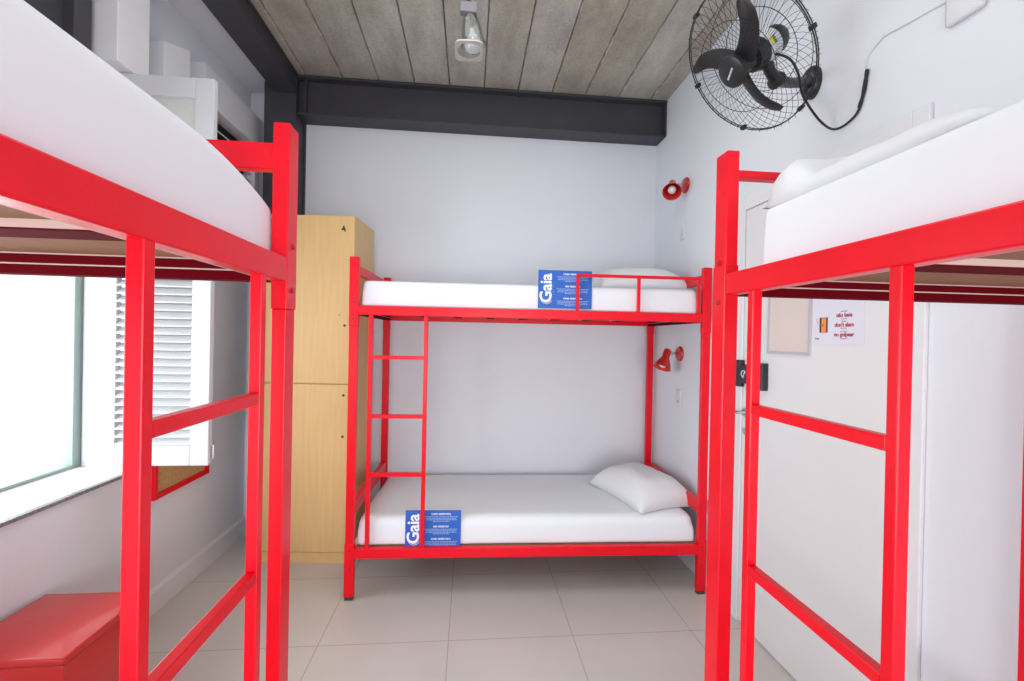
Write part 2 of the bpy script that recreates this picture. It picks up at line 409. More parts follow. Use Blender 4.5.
b = B(); b.tube([(XR-.008, 2.20, 1.085), (XR-.05, 2.20, 1.085), (XR-.05, 2.27, 1.083), (XR-.05, 2.31, 1.08)], .008, 12)
b.lathe([(0, 0), (.024, 0), (.024, .006), (0, .006)], (XR-.008, 2.20, 1.085), (-1, 0, 0), 20)
b.build('door_handle', CHROME, d, smooth='auto')['label'] = 'chrome lever handle'
B().lathe([(0, 0), (.018, 0), (.018, .006), (0, .006)], (XR-.008, 2.20, .99), (-1, 0, 0), 20).build('keyhole_rose', CHROME, d, smooth='auto')

# clear document holder and poster on the door
h = empty('document_holder', (XR-.009, 1.91, 1.39), label='empty clear plastic document holder on the white door beside the poster', cat='document holder')
X = XR-.0085
b = B(); b.box(X-.004, X, 1.762, 2.035, 1.393, 1.74); b.build('backing_sheet', HOLD, h)
b = B()
b.box(X-.008, X-.0041, 1.762, 1.774, 1.393, 1.74, .001); b.box(X-.008, X-.0041, 2.023, 2.035, 1.393, 1.74, .001)
b.box(X-.008, X-.0041, 1.774, 2.023, 1.393, 1.405, .001); b.build('holder_rim', HOLDR, h)
p = empty('poster', (XR-.009, 1.65, 1.44), label='white paper notice about the door with red words and an orange door drawing', cat='poster')
b = B().box(X-.0015, X, 1.508, 1.757, 1.44, 1.665); b.build('paper_sheet', PAPER, p)
def pm(y, z): return basis((X-.0019, y, z), (0, -1, 0), (0, 0, 1))
for txt, y, z in (('não bata', 1.598, 1.547), ("don't slam", 1.598, 1.510), ('no golpear', 1.598, 1.473)):
    text_mesh(txt, .0215, pm(y, z), INKRED, 'red_words', p, bold=.0007, align='CENTER')
for txt, y, z in (('por favor', 1.598, 1.566), ('a porta', 1.598, 1.538), ('please', 1.598, 1.528), ('the door', 1.598, 1.501), ('por favor', 1.598, 1.490), ('la puerta', 1.598, 1.462)):
    text_mesh(txt, .0085, pm(y, z), INKGREY, 'small_words', p, align='CENTER')
text_mesh('Gaia', .012, pm(1.742, 1.460), INKDK, 'small_logo', p)
b = B(); b.box(X-.0026, X-.0015, 1.677, 1.718, 1.488, 1.548); b.build('drawn_door_dark', INKDK, p)
b = B(); b.box(X-.0030, X-.0026, 1.684, 1.7065, 1.486, 1.546); b.build('drawn_door_orange', INKOR, p)
b = B(); b.box(X-.0032, X-.0030, 1.7000, 1.7065, 1.490, 1.544); b.build('drawn_door_yellow', INKOR2, p)
b = B(); b.box(X-.0034, X-.0030, 1.698, 1.702, 1.512, 1.522); b.build('drawn_handle', INKDK, p)
b = B()
for i in range(3): b.tube([(X-.0018, 1.728+.004*i-.003, 1.518+.006*i), (X-.0018, 1.730+.003*i, 1.526+.007*i), (X-.0018, 1.727+.004*i, 1.534+.006*i)], .0007, 5)
b.build('drawn_motion_marks', INKOR, p)

# ------------------------------------------------------------------ bunk beds
def bunk(loc, rz, L_, W_, label, lad, guard, thin_head=False, rz_=(1.552, 1.602), lw=.022, dz=0., low=False):
    """local x along the bed, y into the bed from its front rail"""
    r = empty('bunk_bed', loc, rz, label, 'bunk bed', 'red steel bunk beds')
    R = RED; px, py = .05, .03
    for ix, x in enumerate((0, L_-px)):
        for iy, y in enumerate((0, W_-py)):
            b = B()
            if low:
                b.box(x, x+px, y-.001, y+py+.001, .30, 1.612, .002); b.box(x+.0015, x+px-.0015, y+.0005, y+py-.001, 1.61, 1.865, .0025)
            else:
                b.box(x+.002, x+px-.002, y+.001, y+py-.001, .30, 1.49, .002); b.box(x, x+px, y-.001, y+py+.001, 1.49, 1.865, .0025)
            b.box(x-.001, x+px+.001, y-.002, y+py+.002, .02, .31, .0025)
            post = b.build('post', R, r, local=True)
            B().box(x+.003, x+px-.003, y+.002, y+py-.002, 0, .02).build('foot_cap', FOOT, post, local=True)
            sgn = -1 if iy == 0 else 1
            yy = y-.001 if iy == 0 else y+py+.001
            for zb in (1.53, 1.62, .27, .17):
                B().lathe([(0, -.002), (.006, -.002), (.006, .002), (.004, .004), (0, .0045)], (x+px/2, yy, zb), (0, sgn, 0), 12).build('bolt', BOLT, post, smooth='auto', local=True)
    x0, x1 = px+.001, L_-px-.001
    for z0, z1 in (rz_, (.226, .281)):
        B().box(x0-.0005, x1+.0005, 0, .03, z0, z1, .003).build('side_rail', R, r, local=True)
        B().box(x0-.0005, x1+.0005, W_-.03, W_, z0, z1, .003).build('side_rail', R, r, local=True)
        # white-edged inner lip, end tubes, deck
        zt = z1-.010
        B().box(x0+.03, x1-.03, .0303, .0345, z0+.001, z0+.004).build('edge_strip', STRIP, r, local=True)
        for xa, xb in ((x0-.03, x0-.0), (x1+.0, x1+.03)):
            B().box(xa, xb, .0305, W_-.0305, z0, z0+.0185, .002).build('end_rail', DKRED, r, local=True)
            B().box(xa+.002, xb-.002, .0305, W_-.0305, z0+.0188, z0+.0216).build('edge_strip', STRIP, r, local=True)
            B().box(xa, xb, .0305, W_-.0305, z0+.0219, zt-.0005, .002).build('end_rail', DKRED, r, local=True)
            B().box(xa+(.0 if xa < 1 else -.004), xb+(.004 if xa < 1 else 0), .0305, W_-.0305, zt-.0004, zt+.0016).build('edge_strip', STRIP, r, local=True)
        B().box(x0+.0005, x1-.0005, .0375, W_-.0375, zt+.0017, zt+.009).build('bed_board', BOARD, r, local=True)['label'] = 'brown plywood board'
        for k in range(7):
            xs_ = x0+.26+(x1-x0-.52)*k/6
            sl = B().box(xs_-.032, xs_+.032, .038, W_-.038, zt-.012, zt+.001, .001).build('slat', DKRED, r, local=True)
            B().box(xs_-.036, xs_-.0325, .038, W_-.038, zt-.010, zt+.0012).box(xs_+.0325, xs_+.036, .038, W_-.038, zt-.010, zt+.0012).build('slat_edge', STRIP, sl, local=True)
    # headboard rails
    for xe in (0, L_-px):
        if thin_head: zz = (1.809, 1.827)
        else: zz = (1.774, 1.828)
        B().box(xe+.012, xe+px-.012, py+.001, W_-py-.001, zz[0], zz[1], .003).build('head_rail', R, r, local=True)
        B().box(xe+.008, xe+px-.008, py+.001, W_-py-.001, .455, .525, .003).build('head_rail', R, r, local=True)
    # ladder
    la, lb = lad
    for x in (la, lb):
        B().box(x, x+lw, .003, .003+lw+.002, .2812, 1.5515, .002).build('ladder_leg', R, r, local=True)
    for zr in (1.312, .990, .671):
        B().box(la+lw+.0001, lb-.0001, .004, .004+lw, zr+dz, zr+dz+.021, .002).build('ladder_rung', R, r, local=True)
    if guard:
        ga, gb = guard
        b = B(); t = .017
        b.box(ga, gb, .005, .005+t, 1.793, 1.793+t, .002)
        for x in (ga, (ga+gb)/2-t/2, gb-t): b.box(x, x+t, .005, .005+t, 1.6022, 1.7928, .002)
        b.build('guard_rail', R, r, local=True)
    return r

FB = bunk((-.652, 2.528, 0), -.026, 2.022, .885, 'red steel bunk bed standing against the back wall', (.105, .403), (1.243, 1.958))
BEDL = .845
LB = bunk((-.369, -1.015, 0), PI/2, 2.02, BEDL, 'red steel bunk bed on the left in front of the window', (1.573, 1.869), None, rz_=(1.545, 1.594), lw=.019)
RB = bunk((.558, 1.005, 0), -PI/2, 2.02, BEDL, 'red steel bunk bed on the right in front of the door', (.128, .441), None, thin_head=True, rz_=(1.545, 1.592), lw=.018, dz=-.015, low=True)

# ------------------------------------------------------------------ mattresses and pillows
def soft_box(name, M, lx, ly, lz, rad, label, cat, group, nseed=0, amp=.0025, end=None):
    """rounded, slightly lumpy box; base at local z=0"""
    bm = bmesh.new(); nx, ny, nz = 44, 24, 8
    bmesh.ops.create_cube(bm, size=1)
    bmesh.ops.subdivide_edges(bm, edges=bm.edges[:], cuts=1, use_grid_fill=True)
    for v in bm.verts: pass
    bm.free(); bm = bmesh.new()
    # build a spherified grid box
    grid = {}
    def samples(l, n):
        r_ = min(rad, lz/2*.98); e = [r_*q for q in (0, .3, .65)]
        m_ = n-6; mid = [r_+(l-2*r_)*q/m_ for q in range(m_+1)]
        return e+mid+[l-q for q in e[::-1]]
    SX, SY, SZ = samples(lx, nx), samples(ly, ny), samples(lz, nz)
    def vert(i, j, k):
        key = (i, j, k)
        if key in grid: return grid[key]
        x, y, z = SX[i], SY[j], SZ[k]
        # clamp to an inner box then push out by rad
        rr = min(rad, lz/2*.98) if k > nz//2 else .014
        rh = min(rad, lz/2*.98)*(.2 if k <= nz//2 else 1)
        rr = rh if k > nz//2 else rh
        c = Vector((min(max(x, rr), lx-rr), min(max(y, rr), ly-rr), min(max(z, rr), lz-rr)))
        dv = Vector((x, y, z))-c
        # spread the samples so that the corners round evenly
        if dv.length > 1e-9:
            q = Vector([a/rr for a in dv]); l = max(abs(a) for a in q)
            P = c+dv.normalized()*rr*l
        else: P = c
        n = noise.noise(Vector((P.x*3+nseed, P.y*4, P.z*6)))
        P = P+(P-Vector((lx/2, ly/2, lz/2))).normalized()*n*amp
        if P.z < .0: P.z = 0
        v = bm.verts.new(M @ P); grid[key] = v; return v
    # nonuniform sampling towards the edges
    def face(a): bm.faces.new([vert(*p) for p in a])
    for i in range(nx):
        for j in range(ny):
            face(((i, j, 0), (i, j+1, 0), (i+1, j+1, 0), (i+1, j, 0))); face(((i, j, nz), (i+1, j, nz), (i+1, j+1, nz), (i, j+1, nz)))
    for i in range(nx):
        for k in range(nz):
            face(((i, 0, k), (i+1, 0, k), (i+1, 0, k+1), (i, 0, k+1))); face(((i, ny, k), (i, ny, k+1), (i+1, ny, k+1), (i+1, ny, k)))
    for j in range(ny):
        for k in range(nz):
            face(((0, j, k), (0, j, k+1), (0, j+1, k+1), (0, j+1, k))); face(((nx, j, k), (nx, j+1, k), (nx, j+1, k+1), (nx, j, k+1)))
    bb = B(); bb.bm.free(); bb.bm = bm
    o = bb.build(name, SHEET, smooth=True)
    md = o.modifiers.new('sub', 'SUBSURF'); md.levels = 1; md.render_levels = 1
    return tag(o, label, cat, group)

def MT(x, y, z, rz=0): return Matrix.Translation((x, y, z)) @ Matrix.Rotation(rz, 4, 'Z')
Wf = W[FB.name]
soft_box('mattress', Wf @ MT(.058, .038, 1.6025), 1.905, .81, .143, .03, 'white sheeted mattress on the upper deck of the far bunk bed', 'mattress', 'white sheeted mattresses', 1)
soft_box('mattress', Wf @ MT(.056, .037, .2815), 1.915, .82, .159, .055, 'white sheeted mattress on the lower deck of the far bunk bed', 'mattress', 'white sheeted mattresses', 2)
ml = soft_box('mattress', Matrix.Translation((-.404, -.924, 1.5945)) @ Matrix.Rotation(PI/2, 4, 'Z'), 1.91, .76, .155, .03, 'white sheeted mattress on the left bunk bed beside the window', 'mattress', 'white sheeted mattresses', 3)
mr = soft_box('mattress', Matrix.Translation((.590, .875, 1.5925)) @ Matrix.Rotation(-PI/2, 4, 'Z'), 1.80, .76, .120, .012, 'white sheeted mattress on the right bunk bed beside the fan wall', 'mattress', 'white sheeted mattresses', 4, .002)
# the far top corner of the left mattress slumps
inv = W[ml.name]
for v in ml.data.vertices:
    w_ = inv @ v.co; y = w_.y
    if w_.z > 1.66 and y > .70:
        v.co.z -= .052*((y-.70)/.27)**2*((w_.z-1.66)/.09)

def pillow(M, lx, ly, lz, label, seed, lift=None, ex=.55, pn=.10, bump=None):
    bm = bmesh.new(); n = 30; top = {}; bot = {}
    for i in range(n+1):
        for j in range(n+1):
            u, v = i/n*2-1, j/n*2-1
            pinch = 1-pn*(1-abs(u)**2)*abs(v)**4; pinch2 = 1-pn*(1-abs(v)**2)*abs(u)**4
            x = u*lx/2*pinch2; y = v*ly/2*pinch
            e = max(0, (1-abs(u)**3.2)*(1-abs(v)**3.2))**ex
            h = lz*e
            nz_ = noise.noise(Vector((u*1.4+seed, v*1.4, seed)))*.016*e + noise.noise(Vector((u*4+seed, v*4, 3)))*.006*e
            zt = h+nz_; 
            if bump: zt += bump(u, v)*min(1, e*1.6)
            dz = 0
            if lift: dz = lift(u, v)
            top[i, j] = bm.verts.new(M @ Vector((x, y, max(.004, zt+.004)+dz)))
            edge = i in (0, n) or j in (0, n)
            if edge: bot[i, j] = top[i, j]
            else: bot[i, j] = bm.verts.new(M @ Vector((x, y, dz+.004*(1-e))))
    for i in range(n):
        for j in range(n):
            bm.faces.new((top[i, j], top[i+1, j], top[i+1, j+1], top[i, j+1]))
            q = (bot[i, j], bot[i, j+1], bot[i+1, j+1], bot[i+1, j])
            if len(set(q)) >= 3:
                try: bm.faces.new(q)
                except ValueError: pass
    bb = B(); bb.bm.free(); bb.bm = bm
    o = bb.build('pillow', PILLOW, smooth=True)
    return tag(o, label, 'pillow', 'white pillows')
pz = 1.7475
pillow(MT(1.08, 2.93, pz-.004, .03), .62, .48, .17, 'white pillow on the upper far mattress behind the guard rail', 2.)
pillow(MT(1.125, 2.865, .4425, .27), .43, .60, .165, 'white pillow lying askew on the lower far mattress', 5.)
pillow(MT(.845, .690, 1.7135, 0), .50, .40, .052, 'white pillow on the right bunk mattress below the fan', 9., bump=lambda u, v: .050*max(0, min(1, (v-.45)/.3))*max(0, min(1, (.0-u)/.4)), ex=.32, pn=.04)

# ------------------------------------------------------------------ blue reservation cards
def card(o, ang, label):
    """o: lower left corner (world); lies along the front rail of the far bed"""
    w_, h_ = .306, .215
    r = empty('bed_sign', o, 0, label, 'sign', 'blue bed signs')
    ex = Vector((math.cos(ang), math.sin(ang), 0)); ey = Vector((0, .02, 1)).normalized()
    M0 = basis(o, ex, ey)
    def PM(x, y, d): return M0 @ Matrix.Translation((x, y, d))
    B().box(0, w_, 0, h_, -.0015, .0015, .0004, 1, M0).build('card', BLUE, r)
    # logo word reading upwards
    text_mesh('Gaia', .093, PM(.074, .030, .0017) @ Matrix.Rotation(PI/2, 4, 'Z'), CARDW, 'logo_word', r, bold=.0021, spacing=.98)
    b = B()
    for R0 in (.0265, .0335):
        b.tube([M0 @ Vector((0.048+R0*math.cos(a), .058+R0*math.sin(a), .0019)) for a in [PI*1.12+PI*.72*i/16 for i in range(17)]], .0011, 5)
    b.build('logo_arcs', CARDW, r)
    text_mesh('HOSTEL', .0105, PM(.090, .075, .0017) @ Matrix.Rotation(PI/2, 4, 'Z'), CARDG, 'small_words', r, spacing=2.2)
    for txt, y in (('CAMA RESERVADA', .190), ('BED RESERVED', .121), ('CAMA RESERVADA', .053)):
        text_mesh(txt, .0128, PM(.196, y, .0017), CARDW, 'heading', r, bold=.0003, align='CENTER')
        rnd = random.Random(3)
        b = B()
        for q, (wd) in enumerate((.180, .165, .172, .09)):
            x = .196-wd/2; yl = y-.0085-q*.0085
            while x < .196+wd/2-.004:
                l = rnd.uniform(.006, .018); l = min(l, .196+wd/2-x)
                b.box(x, x+l, yl-.0042, yl, .0016, .0019, 0, 1, M0); x += l+.003
        b.build('fine_print', CARDG, r)
    return r
def onbed(x, y, z): return Wf @ Vector((x, y, z))
card(onbed(1.030, .0306, 1.6135), -.026, 'blue sign beside the guard rail on the upper far bunk')
card(onbed(.318, .0306, .262), -.026, 'blue sign behind the ladder on the lower far bunk')

# ------------------------------------------------------------------ locker
lx0, lx1, ly0 = -.56, 0, 0
lk = empty('locker', (-.731, 2.94, 0), -.085, 'tall pale wooden locker with two doors between the left bunk and far bunk', 'locker')
D_ = .415
b = B(); t_ = .018
b.box(lx0, lx0+t_, .02, D_, .066, 2.19); b.box(lx1-t_, lx1, .02, D_, .066, 2.19)
b.box(lx0+t_, lx1-t_, .02, D_, 2.172, 2.19); b.box(lx0+t_, lx1-t_, .02, D_, .066, .084); b.box(lx0+t_, lx1-t_, D_-.01, D_, .084, 2.172)
b.box(lx0+t_, lx1-t_, .02, D_-.01, 1.12, 1.14)
b.build('body', WOODS, lk, local=True, bev=.001)
B().box(lx0+.004, lx1-.004, .004, D_-.02, 0, .0655).build('plinth', WOOD, lk, local=True)
for z0, z1, zh in ((.069, 1.127, (1.06, .80, .45)), (1.134, 2.188, (1.50,))):
    dr = B().box(lx0+.001, lx1-.0, 0, .0195, z0, z1, .0015).build('door', WOOD, lk, local=True)
    for q in zh[:2]:
        B().lathe([(0, -.001), (.008, -.001), (.008, .003), (0, .004)], (lx1-.052, 0, q), (0, -1, 0), 14).build('lock', INKDK, dr, local=True, smooth='auto')
B().lathe([(0, -.001), (.004, -.001), (.004, .002), (0, .002)], (lx1-.085, 0, 1.565), (0, -1, 0), 10).build('screw_hole', INKDK, lk, local=True)
M = Matrix.Translation((-.078, -.0008, 2.085))
text_mesh('4', .055, W[lk.name] @ M @ basis((0, 0, 0), (1, -0.0, .25), (-.25, 0, 1)), INKDK, 'door_number', lk, bold=.0012)

# ------------------------------------------------------------------ stool
st = empty('storage_stool', (-1.375, 1.665, 0), 0, 'red vinyl upholstered box stool beneath the window', 'stool')
x0, x1, y0, y1 = -1.56, -1.195, 1.48, 1.85
B().box(x0+.008, x1-.008, y0+.008, y1-.008, .03, .424, .008, 3).build('body', VINYL, st, smooth='auto')
o = B().box(x0, x1, y0, y1, .425, .45, .010, 4).build('seat', VINYL, st, smooth='auto')
zz = .443
b = B(); i_ = .004
b.tube([(x0+i_, y0+i_, zz+.004), (x1-i_, y0+i_, zz+.004), (x1-i_, y1-i_, zz+.004), (x0+i_, y1-i_, zz+.004)], .003, 6, closed=True)
b.build('piping', VINYL, o, smooth=True)
for x in (x0+.03, x1-.03):
    for y in (y0+.03, y1-.03): B().lathe([(0, 0), (.015, 0), (.018, .03), (0, .03)], (x, y, 0), (0, 0, 1), 14).build('leg', BLACK, st, smooth='auto')

# cork board on the left wall
cb = empty('cork_board', (XL, 2.71, .6), 0, 'red framed cork board on the left wall behind the open shutter', 'notice board')
B().box(XL+.0005, XL+.010, 2.475, 2.91, .61, 1.075).build('cork_sheet', CORK, cb)
b = B(); c0, c1, z0, z1 = 2.45, 2.935, .582, 1.10
b.box(XL+.0005, XL+.024, c0, c0+.024, z0, z1, .002); b.box(XL+.0005, XL+.024, c1-.024, c1, z0, z1, .002)
b.box(XL+.0005, XL+.024, c0+.024, c1-.024, z0, z0+.027, .002); b.box(XL+.0005, XL+.024, c0+.024, c1-.024, z1-.027, z1, .002)
b.build('frame', RED, cb)

# ------------------------------------------------------------------ red wall lamps
def wall_lamp(P, hd, ax, label):
    """P mount point on the right wall, hd neck/joint point, ax shade axis (towards opening)"""
    r = empty('wall_lamp', P, 0, label, 'wall lamp', 'red wall lamps')
    P = Vector(P); hd = Vector(hd); ax = Vector(ax).normalized()
    B().lathe([(0, 0), (.052, 0), (.052, .006), (.044, .016), (.018, .022), (0, .022)], P, (-1, 0, 0), 36).build('wall_plate', LRED, r, smooth='auto')
    st_ = P+Vector((-.021, 0, 0))
    b = B(); b.tube([st_, st_.lerp(hd, .5)+Vector((0, 0, .004)), hd], .0085, 12); b.lathe([(0, -.014), (.011, -.012), (.013, 0), (.011, .012), (0, .014)], st_.lerp(hd, .5), (0, 1, 0), 16)
    b.build('arm', CHROME, r, smooth='auto')
    b = B()
    prof = [(0, -.028), (.020, -.028), (.024, -.022), (.025, .03), (.034, .05), (.047, .072), (.058, .105), (.0605, .107), (.058, .108), (.0555, .105), (.044, .073), (.031, .052), (.021, .034), (.0, .034)]
    b.lathe(prof, hd, ax, 36)
    s_ = b.build('lamp_shade', LRED, r, smooth='auto')
    b = B(); b.lathe([(.0, .035), (.012, .036), (.014, .05), (.024, .066), (.027, .080), (.022, .094), (.010, .101), (0, .103)], hd, ax, 24)
    b.build('bulb', BULB, r, smooth=True)
wall_lamp((XR, 2.925, 2.485), (1.325, 2.925, 2.485), (-.30, -.62, -.62), 'red wall lamp high on the right wall above the far bunk')
wall_lamp((XR, 2.955, 1.358), (1.318, 2.94, 1.36), (-.42, -.22, -1), 'red wall lamp on the right wall between the two far decks')

def switch(y, z, label, hole):
    r = empty('switch_plate', (XR, y, z), 0, label, 'switch plate', 'white switch plates')
    B().box(XR-.008, XR, y-.037, y+.037, z-.058, z+.058, .003, 3).build('cover_plate', SWITCH, r, smooth='auto')
    B().box(XR-.011, XR-.008, y-.014, y+.014, z+.004, z+.036, .0015).build('rocker', SWITCH, r)
    b = B()
    if hole: b.lathe([(0, 0), (.009, 0), (.009, .0012), (0, .0012)], (XR-.008, y, z-.024), (-1, 0, 0), 16)
    else:
        for q in (-.008, .008): b.lathe([(0, 0), (.003, 0), (.003, .0012), (0, .0012)], (XR-.008, y+q, z-.024), (-1, 0, 0), 10)
    b.build('socket', INKGREY, r)
switch(2.955, 2.187, 'white switch plate on the right wall under the upper red lamp', False)
switch(2.96, 1.06, 'white switch plate on the right wall under the lower red lamp', True)

# white cover box top right, and its cable channel
o = B().box(XR-.018, XR, 1.145, 1.25, 2.395, 2.62, .012, 4).build('junction_cover', SWITCH, smooth='auto')
tag(o, 'white cover plate high on the right wall at the upper right corner', 'cover plate')
b = B(); b.tube([(XR-.003, y, z) for y, z in ((1.536, 2.448), (1.533, 2.48), (1.51, 2.502), (1.466, 2.519), (1.40, 2.508), (1.262, 2.487), (1.15, 2.47), (.9, 2.45))], .0035, 8)
tag(b.build('wall_cable', SWITCH, smooth=True), 'thin white cable fixed along the right wall above the black cord', 'cable')

# ------------------------------------------------------------------ wall fan
fn = empty('wall_fan', (XR, 1.795, 2.54), 0, 'black wall fan with a round wire cage high on the right wall', 'fan')
C = Vector((1.016, 1.626, 2.499)); n = Vector((-.773, -.06, -.632)).normalized()
u = Vector((0, 0, 1)); u = (u-n*u.dot(n)).normalized(); v = n.cross(u)     # u: up in the disc plane
def FP(r, a, h): return C+(u*math.cos(a)+v*math.sin(a))*r+n*h
Rf = .27
b = B()
b.tube([FP(Rf, 2*PI*i/72, .004) for i in range(72)], .0024, 8, closed=True)
b.tube([FP(Rf, 2*PI*i/72, -.005) for i in range(72)], .0019, 8, closed=True)
for a in (.3, 1.35, 2.4, 3.45, 4.5, 5.55):
    Mx = basis(FP(Rf, a, -.001), (u*math.cos(a)+v*math.sin(a)), n); b.box(-.007, .007, -.012, .012, -.008, .008, .002, 2, Mx)
b.build('cage_rim', WIRE, fn, smooth='auto')
LA = -1.1
b = B(); NW = 50
for i in range(NW):
    a = 2*PI*i/NW
    b.tube([FP(.05+(Rf-.05)*t, a+.34*t, .07*math.cos(t*PI/2)**.8+.004) for t in [k/7 for k in range(8)]], .0008, 4, cap=False)
b.tube([FP(.165, 2*PI*i/60, .07*math.cos((.165-.05)/(Rf-.05)*PI/2)**.8+.003) for i in range(60)], .0014, 5, closed=True)
b.build('front_grille', WIRE, fn)
b = B()
for i in range(NW):
    a = 2*PI*i/NW
    b.tube([FP(.06+(Rf-.06)*t, a-.34*t, -.075*math.cos(t*PI/2)**.5-.004) for t in [0, .2, .4, .6, .75, .86, .94, 1]]+[FP(Rf+.012, a-.345, .0)], .0008, 4, cap=False)
b.tube([FP(.15, 2*PI*i/60, -.069) for i in range(60)], .0014, 5, closed=True)
b.tube([FP(.215, 2*PI*i/60, -.056) for i in range(60)], .0014, 5, closed=True)
b.build('rear_grille', WIRE, fn)
hb = B().lathe([(0, .086), (.048, .086), (.057, .082), (.059, .074), (.057, .066), (.04, .062), (0, .062)], C, n, 40).build('grille_badge', BLACK, fn, smooth='auto')
b = B()
ld = (u*math.cos(LA)+v*math.sin(LA)); Mx = basis(C+n*.0865, ld, n.cross(ld))
x = -.028
for wd in (.006, .005, .007, .004, .006, .005, .006):
    b.box(x, x+wd, -.0035, .0035, -.0004, .0004, 0, 1, Mx); x += wd+.0018
b.build('badge_lettering', SILVER, hb)
B().lathe([(0, .060), (.03, .059), (.034, .05), (.036, -.01), (0, -.01)], C, n, 28).build('blade_hub', BLACK, fn, smooth='auto')
def blade(a0):
    t = bmesh.new(); rows = []
    K = 14
    for i in range(K+1):
        s = i/K; r = .028+.198*s
        ang = a0+.45*s**1.5
        ch = .034*(1-.25*s)*(1-(max(0, s-.8)/.2)**2*.7)+.004
        tw = .38-.12*s
        rad = u*math.cos(ang)+v*math.sin(ang); tan = (-u*math.sin(ang)+v*math.cos(ang))
        c_ = C+n*.034+rad*r
        d_ = tan*math.cos(tw)+n*math.sin(tw); nn = rad.cross(d_).normalized()
        ring = []
        for q in range(9):
            w_ = -1+2*q/8; ring.append(t.verts.new(c_+d_*w_*ch+nn*(.006*(1-w_*w_))+nn*.0012))
        for q in range(8, -1, -1):
            w_ = -1+2*q/8; ring.append(t.verts.new(c_+d_*w_*ch+nn*(.006*(1-w_*w_))-nn*.0012))
        rows.append(ring)
    m_ = len(rows[0])
    for A, D in zip(rows[:-1], rows[1:]):
        for q in range(m_): t.faces.new((A[q], A[(q+1) % m_], D[(q+1) % m_], D[q]))
    t.faces.new(rows[0][::-1]); t.faces.new(rows[-1])
    return B().merge(t).build('blade', BLACK, fn, smooth='auto')
for a0 in (.60, 2.92, 5.13): blade(a0)
b = B(); b.lathe([(0, -.012), (.040, -.012), (.052, -.017), (.056, -.03), (.056, -.062), (0, -.062)], C, n, 36)
for q in range(10):
    a = 2*PI*q/10; Mx = basis(FP(.056, a, -.04), n, (u*math.cos(a)+v*math.sin(a)))
    b.box(-.014, .014, -.002, .003, -.004, .004, .001, 1, Mx)
mt = b.build('motor_front', BLACK, fn, smooth='auto')
sb = B().lathe([(0, -.0622), (.057, -.0622), (.059, -.066), (.059, -.117), (.057, -.116), (0, -.116)], C, n, 36).build('motor_band', SILVER, fn, smooth='auto'); sb['label'] = 'silver motor band'
# sticker on the side facing the viewer
side = (-(C+n*-.09-Vector((0, 0, 1.44))).normalized()); side = (side-n*side.dot(n)).normalized()
tn = n.cross(side)
Mx = basis(C-n*.074+side*.0595+tn*.004, n, tn); B().box(-.006, .006, -.015, .015, -.001, .001, 0, 1, Mx).build('yellow_sticker', YELLOW, sb)
Mx = basis(C-n*.086+side*.0595+tn*.004, n, tn); B().box(-.005, .005, -.015, .015, -.001, .001, 0, 1, Mx).build('green_sticker', GREEN, sb)
b = B(); b.lathe([(0, -.1162), (.050, -.1162), (.054, -.124), (.052, -.155), (.043, -.173), (.02, -.178), (0, -.178)], C, n, 36)
b.build('motor_rear', BLACK, fn, smooth='auto')
# bracket from under the motor to the wall plate
P0 = C-n*.13-side*.0+Vector((0.02, -.02, -.05)); Pw = Vector((XR, 1.795, 2.54))
b = B()
j = Vector((1.16, 1.66, 2.455))
b.tube([C-n*.09+Vector((.012, .0, -.05)), Vector((1.125, 1.645, 2.475)), j], [.022, .020, .024], 14)
b.lathe([(0, -.026), (.022, -.026), (.026, -.02), (.026, .02), (.022, .026), (0, .026)], j, (.1, 1, .1), 20)
b.tube([j, j.lerp(Pw, .35)+Vector((0, 0, -.006)), j.lerp(Pw, .7), Pw+Vector((-.03, 0, 0))], [.021, .019, .021, .03], 16)
b.build('arm', BLACK, fn, smooth='auto')
b = B()
t = bmesh.new(); rings = []
for s_, h_ in ((1, 0), (1.0, .010), (.93, .022), (.7, .034), (.3, .040)):
    rings.append([t.verts.new((XR-h_, 1.795+.048*s_*math.cos(2*PI*k/40), 2.54+.068*s_*math.sin(2*PI*k/40))) for k in range(40)])
for A, D in zip(rings[:-1], rings[1:]):
    for k in range(40): t.faces.new((A[k], A[(k+1) % 40], D[(k+1) % 40], D[k]))
t.faces.new(rings[0][::-1]); t.faces.new(rings[-1]); b.merge(t).build('wall_plate', BLACK, fn, smooth='auto')
# cord
def catmull(P, k=8):
    P = [Vector(p) for p in P]; out = []
    for i in range(len(P)-1):
        a, b_, c, d_ = P[max(i-1, 0)], P[i], P[i+1], P[min(i+2, len(P)-1)]
        for q in range(k):
            t_ = q/k; out.append(.5*((2*b_)+(-a+c)*t_+(2*a-5*b_+4*c-d_)*t_*t_+(-a+3*b_-3*c+d_)*t_**3))
    out.append(P[-1]); return out
cord = [C-n*.09+Vector((.02, -.03, -.035)), (1.14, 1.56, 2.475), (1.2, 1.593, 2.441), (1.25, 1.633, 2.388), (1.36, 1.68, 2.322), (1.405, 1.653, 2.28), (1.412, 1.571, 2.295), (1.413, 1.541, 2.356), (1.413, 1.526, 2.433)]
CORD = B().tube(catmull(cord), .0045, 8).build('cord', WIRE, fn, smooth=True)
tp = catmull([(1.412, 1.556, 2.315), (1.413, 1.541, 2.356), (1.413, 1.532, 2.40), (1.413, 1.526, 2.438)], 10)
B().tube(tp, [.0062+.0016*noise.noise(p*60) for p in tp], 8).build('tape_wrap', TAPE, CORD, smooth=True)

